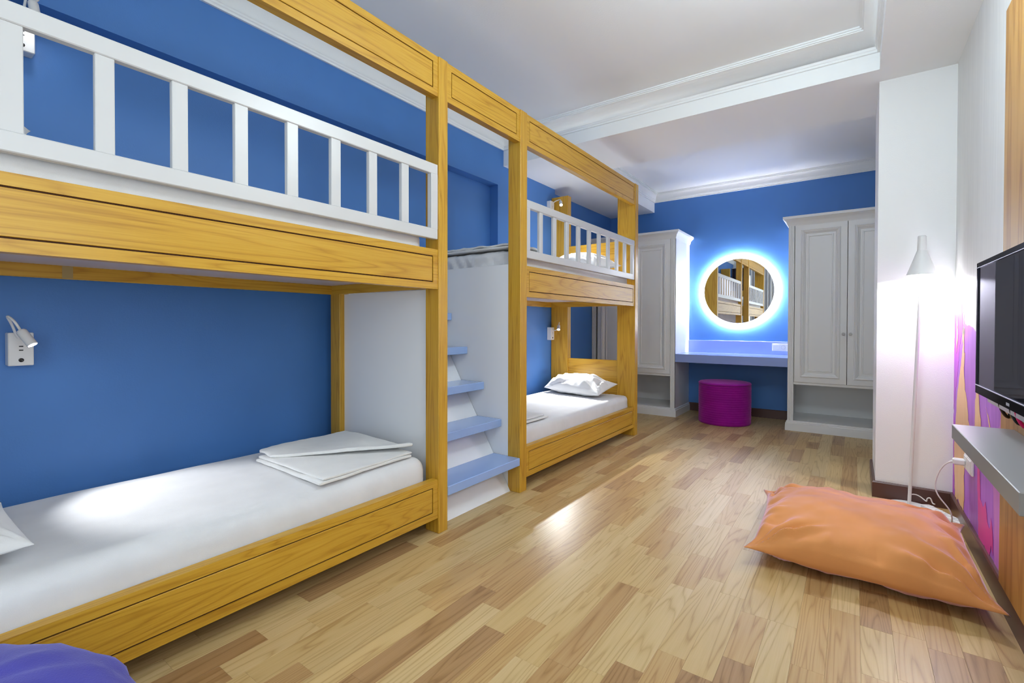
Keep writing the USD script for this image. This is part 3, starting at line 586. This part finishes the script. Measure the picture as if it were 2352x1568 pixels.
# pouf
px, py, pr, ph = -1.232, 5.985, .283, .480
t = thing('pouf', 'round magenta velvet pouf under the pale blue desk', 'pouf', (px, py, 0))
prof = [(pr - .012, 0), (pr - .004, .006)]
nb = 17
for k in range(nb):
    z0 = .012 + (ph - .045) * k / nb; z1 = .012 + (ph - .045) * (k + 1) / nb
    for s in (.0, .2, .5, .8): prof.append((pr - .0035 + .0035 * math.sin(math.pi * (s if s else .02)) ** .6, z0 + (z1 - z0) * s))
prof += [(pr - .003, ph - .033)]
m = lathe([(0, 0)] + prof + [(pr - .012, ph - .031), (0, ph - .031)], (px, py, 0), 96)
v = m.vertices.copy(); a = np.arctan2(v[:, 1] - py, v[:, 0] - px); rr = np.hypot(v[:, 0] - px, v[:, 1] - py)
k = rr > pr - .02
sc = 1 + k * ((meshkit.fbm(np.c_[np.cos(a) * 9, np.sin(a) * 9, v[:, 2] * 22], 3, 4) - .5) * .020); v[:, 0] = px + (v[:, 0] - px) * sc; v[:, 1] = py + (v[:, 1] - py) * sc
obj('quilted_side', trimesh.Trimesh(v, m.faces, process=False), 'velvet_purple', t, smooth=50)
obj('seat_top', lathe([(0, ph - .034), (pr - .006, ph - .034), (pr + .001, ph - .026), (pr + .001, ph - .016), (pr - .010, ph - .005), (pr - .05, ph), (pr * .5, ph + .008), (0, ph + .010)], (px, py, 0), 96), 'velvet_purple', t, smooth=60, label='smooth padded top')

# ------------------------------------------------------------------ floor lamp by the pillar
lb, lt = np.array([.285, 3.850, 0]), np.array([.334, 3.850, 1.60])
t = thing('floor_lamp', 'slim white floor lamp with a cone shade beside the pillar', 'floor lamp', tuple(lb))
obj('base', lathe([(0, 0), (.115, 0), (.118, .004), (.116, .012), (.02, .018), (.012, .024), (0, .024)], lb, 48), 'metal_white', t, smooth=35)
obj('pole', tube([lb + [0, 0, .015], lb * .5 + lt * .5, lt], .0095, 16), 'metal_white', t, smooth=True)
cx, cy = .332, 3.850
prof = [(0, 1.690), (.016, 1.690), (.021, 1.685), (.0235, 1.600), (.0245, 1.598), (.0255, 1.594), (.045, 1.535), (.075, 1.448), (.073, 1.448), (.043, 1.535), (.022, 1.592), (.020, 1.672), (0, 1.676)]
obj('shade', lathe([(r, z) for r, z in prof], (cx, cy, 0), 48), 'metal_white', t, smooth=35)
obj('bulb', lathe([(0, 1.462), (.012, 1.463), (.024, 1.472), (.028, 1.490), (.022, 1.512), (.012, 1.535), (.012, 1.560), (0, 1.560)], (cx, cy, 0), 24), 'bulb', t, smooth=True, label='lit bulb')
S = spot(str(t.GetPath()) + '/lamp_light', (cx - lb[0], cy - lb[1] - .0, 1.452), (0, 0, -1), .03, 470, 84, .15, (.96, .95, 1.0))

# ------------------------------------------------------------------ right wall: mural, oak panel, TV, shelf, socket
t = thing('mural', 'violet, magenta and peach mountain mural painted low on the white right wall', 'mural', (XW, 3.3, .106))
def mpoly(name, pts, mat, lift):
    pts = np.array(pts); P = Polygon(pts).buffer(0)
    if P.geom_type != 'Polygon': P = max(P.geoms, key=lambda g: g.area)
    m = trimesh.creation.extrude_polygon(P, .0006, engine='earcut'); v = m.vertices
    return obj(name, trimesh.Trimesh(np.c_[XW - lift - v[:, 2], v[:, 0], v[:, 1]], m.faces, process=False), mat, t)
def ragged(pts, amp=.012, step=.03, seed=0):
    rr = np.random.default_rng(seed); out = []
    for a, b in zip(pts, pts[1:] + pts[:1]):
        a, b = np.array(a, float), np.array(b, float); n = max(1, int(np.linalg.norm(b - a) / step))
        for k in range(n):
            out.append(a + (b - a) * k / n + (rr.normal(0, amp, 2) * [.7, 1.0] if k else 0))
    return out
YM0, YM1 = 2.712, 3.984
mpoly('violet_peak', ragged([(YM1, .106), (YM0, .106), (YM0, .92), (2.90, .98), (3.10, 1.04), (3.33, 1.10), (3.42, 1.128), (3.56, 1.14), (3.66, 1.145), (3.68, 1.20), (3.74, 1.27), (3.80, 1.30), (3.85, 1.298), (3.92, 1.26), (YM1, 1.21)], .004, .03, 1), 'mural_violet', .0002)
mpoly('magenta_peak', ragged([(YM1, .62), (YM1, 1.205), (3.92, 1.255), (3.85, 1.293), (3.81, 1.293), (3.75, 1.26), (3.72, 1.12), (3.80, 1.02), (3.86, .85)], .006, .03, 2), 'mural_magenta', .0010)
mpoly('magenta_edge', ragged([(YM1, .106), (YM1, .60), (3.93, .55), (3.95, .35), (3.93, .106)], .006, .03, 12), 'mural_magenta', .0010)
mpoly('peach_slope', ragged([(3.945, .40), (3.86, .72), (3.78, .86), (3.72, .965), (3.675, 1.135), (3.655, 1.12), (3.66, .98), (3.63, .99), (3.66, .90), (3.62, .78), (3.55, .72), (3.52, .63), (3.44, .60), (3.47, .52), (3.55, .54), (3.58, .42), (3.62, .30), (3.60, .18), (3.62, .106), (3.90, .106)], .007, .028, 3), 'mural_peach', .0018)
mpoly('peach_streak', ragged([(3.90, 1.16), (3.87, 1.19), (3.86, 1.05), (3.90, .97)], .005, .03, 4), 'mural_peach', .0026)
mpoly('peach_streak', ragged([(3.34, .76), (3.30, .88), (3.26, .80), (3.22, .70), (3.19, .60), (3.28, .52), (3.36, .56)], .010, .03, 5), 'mural_peach', .0018)
mpoly('peach_streak', ragged([(3.10, .76), (2.96, .60), (2.94, .58), (3.02, .70)], .005, .03, 6), 'mural_peach', .0018)
mpoly('peach_streak', ragged([(3.70, 1.145), (3.695, 1.06), (3.71, 1.03), (3.72, 1.10)], .004, .02, 9), 'mural_peach', .0018)
mpoly('pink_figure', ragged([(3.27, .47), (3.21, .43), (3.19, .30), (3.13, .28), (3.08, .32), (3.04, .24), (3.00, .22), (2.97, .28), (2.93, .20), (2.92, .13), (2.96, .16), (2.985, .106), (3.22, .106), (3.24, .25), (3.26, .36)], .007, .025, 7), 'mural_pink', .0018)
mpoly('lilac_wash', ragged([(2.90, .106), (YM0, .106), (YM0, .85), (2.86, .70), (3.00, .62), (2.93, .40)], .010, .03, 8), 'mural_lilac', .0010)
t = thing('wall_panel', 'tall oak wall panel behind the television', 'panel', (XW, 1.0, .1))
obj('oak_board', box(.482, XW, 1.12, 2.712, .104, 2.397, .002), 'oak_panel', t, grain=2)
tv = thing('television', 'black flat television on the oak panel at the right edge', 'television', (.46, 2.3, .85))
TY0, TY1, TZ0, TZ1, TX = 1.775, 2.770, .857, 1.400, .415
def turn(m):
    m = cat_mesh(m) if isinstance(m, list) else m; a = math.radians(0.9); v = m.vertices.copy(); x, y = v[:, 0] - TX, v[:, 1] - TY1
    v[:, 0] = TX + x * math.cos(a) - y * math.sin(a); v[:, 1] = TY1 + x * math.sin(a) + y * math.cos(a)
    return trimesh.Trimesh(v, m.faces, process=False)
obj('bezel', turn([box(TX, TX + .03, TY0, TY1, TZ1 - .020, TZ1, .002), box(TX, TX + .03, TY0, TY1, TZ0, TZ0 + .034, .002), box(TX, TX + .03, TY0, TY0 + .022, TZ0 + .03, TZ1 - .018, .002), box(TX, TX + .03, TY1 - .022, TY1, TZ0 + .03, TZ1 - .018, .002)]), 'tv_bezel', tv)
obj('screen', turn(box(TX + .004, TX + .02, TY0 + .021, TY1 - .021, TZ0 + .033, TZ1 - .019)), 'tv_screen', tv)
for q in (0, 1): obj('trim_line', turn(box(TX - .0012, TX + .004, TY0, TY1, TZ0 + .0335, TZ0 + .0375, .0005) if q else box(TX - .0012, TX + .004, TY0, TY1, TZ1 - .0215, TZ1 - .0195, .0005)), 'bezel_line', tv, label='thin bright line along the frame')
obj('logo', turn([box(TX - .0008, TX + .001, 2.266 + .010 * k, 2.273 + .010 * k, .868, .878) for k in range(4)]), 'silver', tv, label='small grey maker mark')
obj('rear_housing', prism([(.447, TZ0 + .03), (.447, TZ1 - .12), (.464, TZ1 - .16), (.464, .815), (.450, .825)], 'y', 2.13, TY1 - .02), 'silver', tv, label='silver rear housing')
obj('wall_mount', box(.4635, .4815, 2.2, 2.5, .95, 1.25), 'black_plastic', tv)
for yy, mt in ((2.56, 'black_plastic'), (2.40, 'black_plastic'), (2.33, 'cable_pink')):
    obj('cable', tube(spline([(.455, yy, .86), (.460, yy + .005, .815), (.472, yy + .012, .795), (.476, yy + .02, .86)], 14), .006, 8), mt, tv, smooth=True)
t = thing('wall_shelf', 'thick grey shelf under the television', 'shelf', (.4, 2.05, .70))
obj('board', box(.310, .4815, 1.565, 2.500, .702, .757, .002), 'shelf_grey', t)
t = thing('wall_socket', 'white socket low on the painted right wall with a plug in it', 'socket', (XW, 3.43, .37))
obj('frame', box(.490, XW - .001, 3.345, 3.535, .366, .450, .003), 'plastic_white', t)
obj('insert', [box(.486, .491, 3.355, 3.435, .374, .442, .002), box(.486, .491, 3.445, 3.525, .374, .442, .002)], 'plastic_white', t)
t = thing('power_cable', 'white plug and cable hanging from the low wall socket', 'cable', (.45, 3.4, .02))
obj('plug', [box(.436, .4855, 3.46, 3.50, .392, .424, .006), tube([(.437, 3.48, .405), (.425, 3.48, .400)], [.008, .005], 10)], 'plastic_white', t, label='white plug')
obj('cord', tube(spline([(.428, 3.48, .402), (.40, 3.49, .37), (.375, 3.50, .30), (.370, 3.50, .24), (.39, 3.49, .19), (.425, 3.48, .14), (.438, 3.49, .08), (.428, 3.53, .03), (.42, 3.58, .018)], 60), .0036, 8), 'cable_white', t, smooth=True)
t = thing('power_strip', 'white extension socket strip on the floor behind the orange cushion', 'power strip', (.42, 3.74, 0))
d = np.array([.115, -.20]); d /= np.linalg.norm(d); e = np.array([-d[1], d[0]]); o = np.array([.385, 3.82])
sb = soft_box(.30, .055, .040, .008, 12, 6, 4); v = sb.vertices; 
obj('strip_body', trimesh.Trimesh(np.c_[o[0] + d[0] * (v[:, 0] + .10) + e[0] * v[:, 1], o[1] + d[1] * (v[:, 0] + .10) + e[1] * v[:, 1], v[:, 2]], sb.faces, process=False), 'plastic_white', t, smooth=40)
for k in range(4):
    c = o + d * (-.005 + .066 * k)
    obj('outlet', lathe([(.019, 0), (.019, .003), (.016, .003), (.016, -.0015), (0, -.0015)], (c[0], c[1], .0395), 20), 'black_plastic' if k == 9 else 'plastic_white', t)
t = thing('lamp_cord', 'white lamp cord looping along the brown baseboard', 'cable', (.33, 3.9, .02))
obj('cord', tube(spline([(.30, 3.90, .075), (.325, 3.915, .073), (.352, 3.918, .058), (.372, 3.905, .046), (.376, 3.89, .070), (.385, 3.885, .075), (.395, 3.885, .056), (.408, 3.87, .046)], 50), .0035, 8), 'cable_white', t, smooth=True)

# ------------------------------------------------------------------ floor cushions
m = pillow([(-.395, 2.490, .080), (.448, 2.490, .070), (.452, 3.380, .085), (-.435, 3.365, .085)], .25, .0, pinch=.042, flat=.34, nu=84, wr=.016, seed=12, power=.40, folds=1.35, ear=.035)
cushion('floor_cushion', 'large square orange velvet cushion on the floor by the right wall', 'cushion', (.02, 2.93, 0), m, 'velvet_orange')
u, w_ = np.meshgrid(np.linspace(0, 2 * np.pi, 73)[:-1], np.linspace(0, 1, 40), indexing='ij')
R = .41 * np.sin(np.pi * np.clip(w_, .0, 1)) ** .55 * (1 + .05 * (meshkit.fbm(np.stack([np.cos(u) * 2, np.sin(u) * 2, w_ * 3], -1), 3, 3) - .5) * 2)
Z = .425 * (.5 - .5 * np.cos(np.pi * w_)) ** .85; Z = np.where(w_ < .1, np.minimum(Z, .02), Z)
fold = (meshkit.fbm(np.stack([np.cos(u) * 5, np.sin(u) * 5, w_ * 6], -1), 3, 8) - .5) * .035
P = np.stack([-1.375 + (R + fold) * np.cos(u), -.005 + (R + fold) * np.sin(u), np.maximum(Z + fold * .5 * (w_ > .5), 0.0)], -1)
n1, n2 = P.shape[:2]; I, J = np.meshgrid(np.arange(n1), np.arange(n2 - 1), indexing='ij'); I2 = (I + 1) % n1
q = np.stack([I * n2 + J, I2 * n2 + J, I2 * n2 + J + 1, I * n2 + J + 1], -1).reshape(-1, 4)
m = cat_mesh([(P.reshape(-1, 3), q)]); m.merge_vertices(digits_vertex=6); m.fix_normals()
t = thing('bean_bag', 'blue velvet bean bag in the bottom left corner', 'bean bag', (-1.375, -.03, 0)); obj('cover', m, 'velvet_blue', t, smooth=True)

# ------------------------------------------------------------------ curtains behind the camera (seen in the mirror); added globe lamp above the frame
def curtain(label, x0, x1, y, z0, z1, mat, n, seed):
    s = np.linspace(0, 1, n * 12 + 1); x = x0 + (x1 - x0) * s; yy = y + .035 * np.sin(s * n * 2 * np.pi) + .01 * np.sin(s * 17 + seed)
    zz = np.array([z0, z1]); v = np.array([(a, b, c) for c in zz for a, b in zip(x, yy)] + [(a, b + .006, c) for c in zz for a, b in zip(x, yy)]); k = len(x)
    f = [(i, i + 1, k + i + 1, k + i) for i in range(k - 1)] + [(2 * k + i + 1, 2 * k + i, 3 * k + i, 3 * k + i + 1) for i in range(k - 1)]
    t = thing('curtain', label, 'curtain', ((x0 + x1) / 2, y, z0)); obj('drape', cat_mesh([(v, np.array(f))]), mat, t, smooth=True)
    obj('rod', tube([(x0 - .02, y, z1 + .015), (x1 + .02, y, z1 + .015)], .012, 10), 'metal_white', t)
curtain('dark striped curtain beside the unseen window behind the camera', -2.82, -2.38, -1.50, .03, 2.72, 'curtain_dark', 7, 1)
curtain('pale sheer curtain beside the dark one behind the camera', -2.34, -1.62, -1.44, .03, 2.72, 'curtain_sheer', 9, 3)
curtain('pale curtain at the right of the unseen window behind the camera', -.02, .44, -1.50, .03, 2.72, 'curtain_sheer', 7, 2)
for (lx, ly, lz), wh in zip(ADDED_GLOBES, ('over the middle of the floor',)):
    t = thing('added_globe_lamp', 'added opal globe fill light, out of view, hanging ' + wh, 'lamp', (lx, ly, lz))
    obj('globe', trimesh.creation.icosphere(3, .18).apply_translation([lx, ly, lz]), 'added_globe_glow', t, smooth=True)  # glowing ball added as fill light, out of view
    obj('stem', tube([(lx, ly, lz + .175), (lx, ly, ZC)], .008, 10), 'metal_white', t)
    obj('rose', lathe([(0, 0), (.06, 0), (.05, .025), (0, .03)], (lx, ly, ZC), 32, (0, 0, -1)), 'metal_white', t)
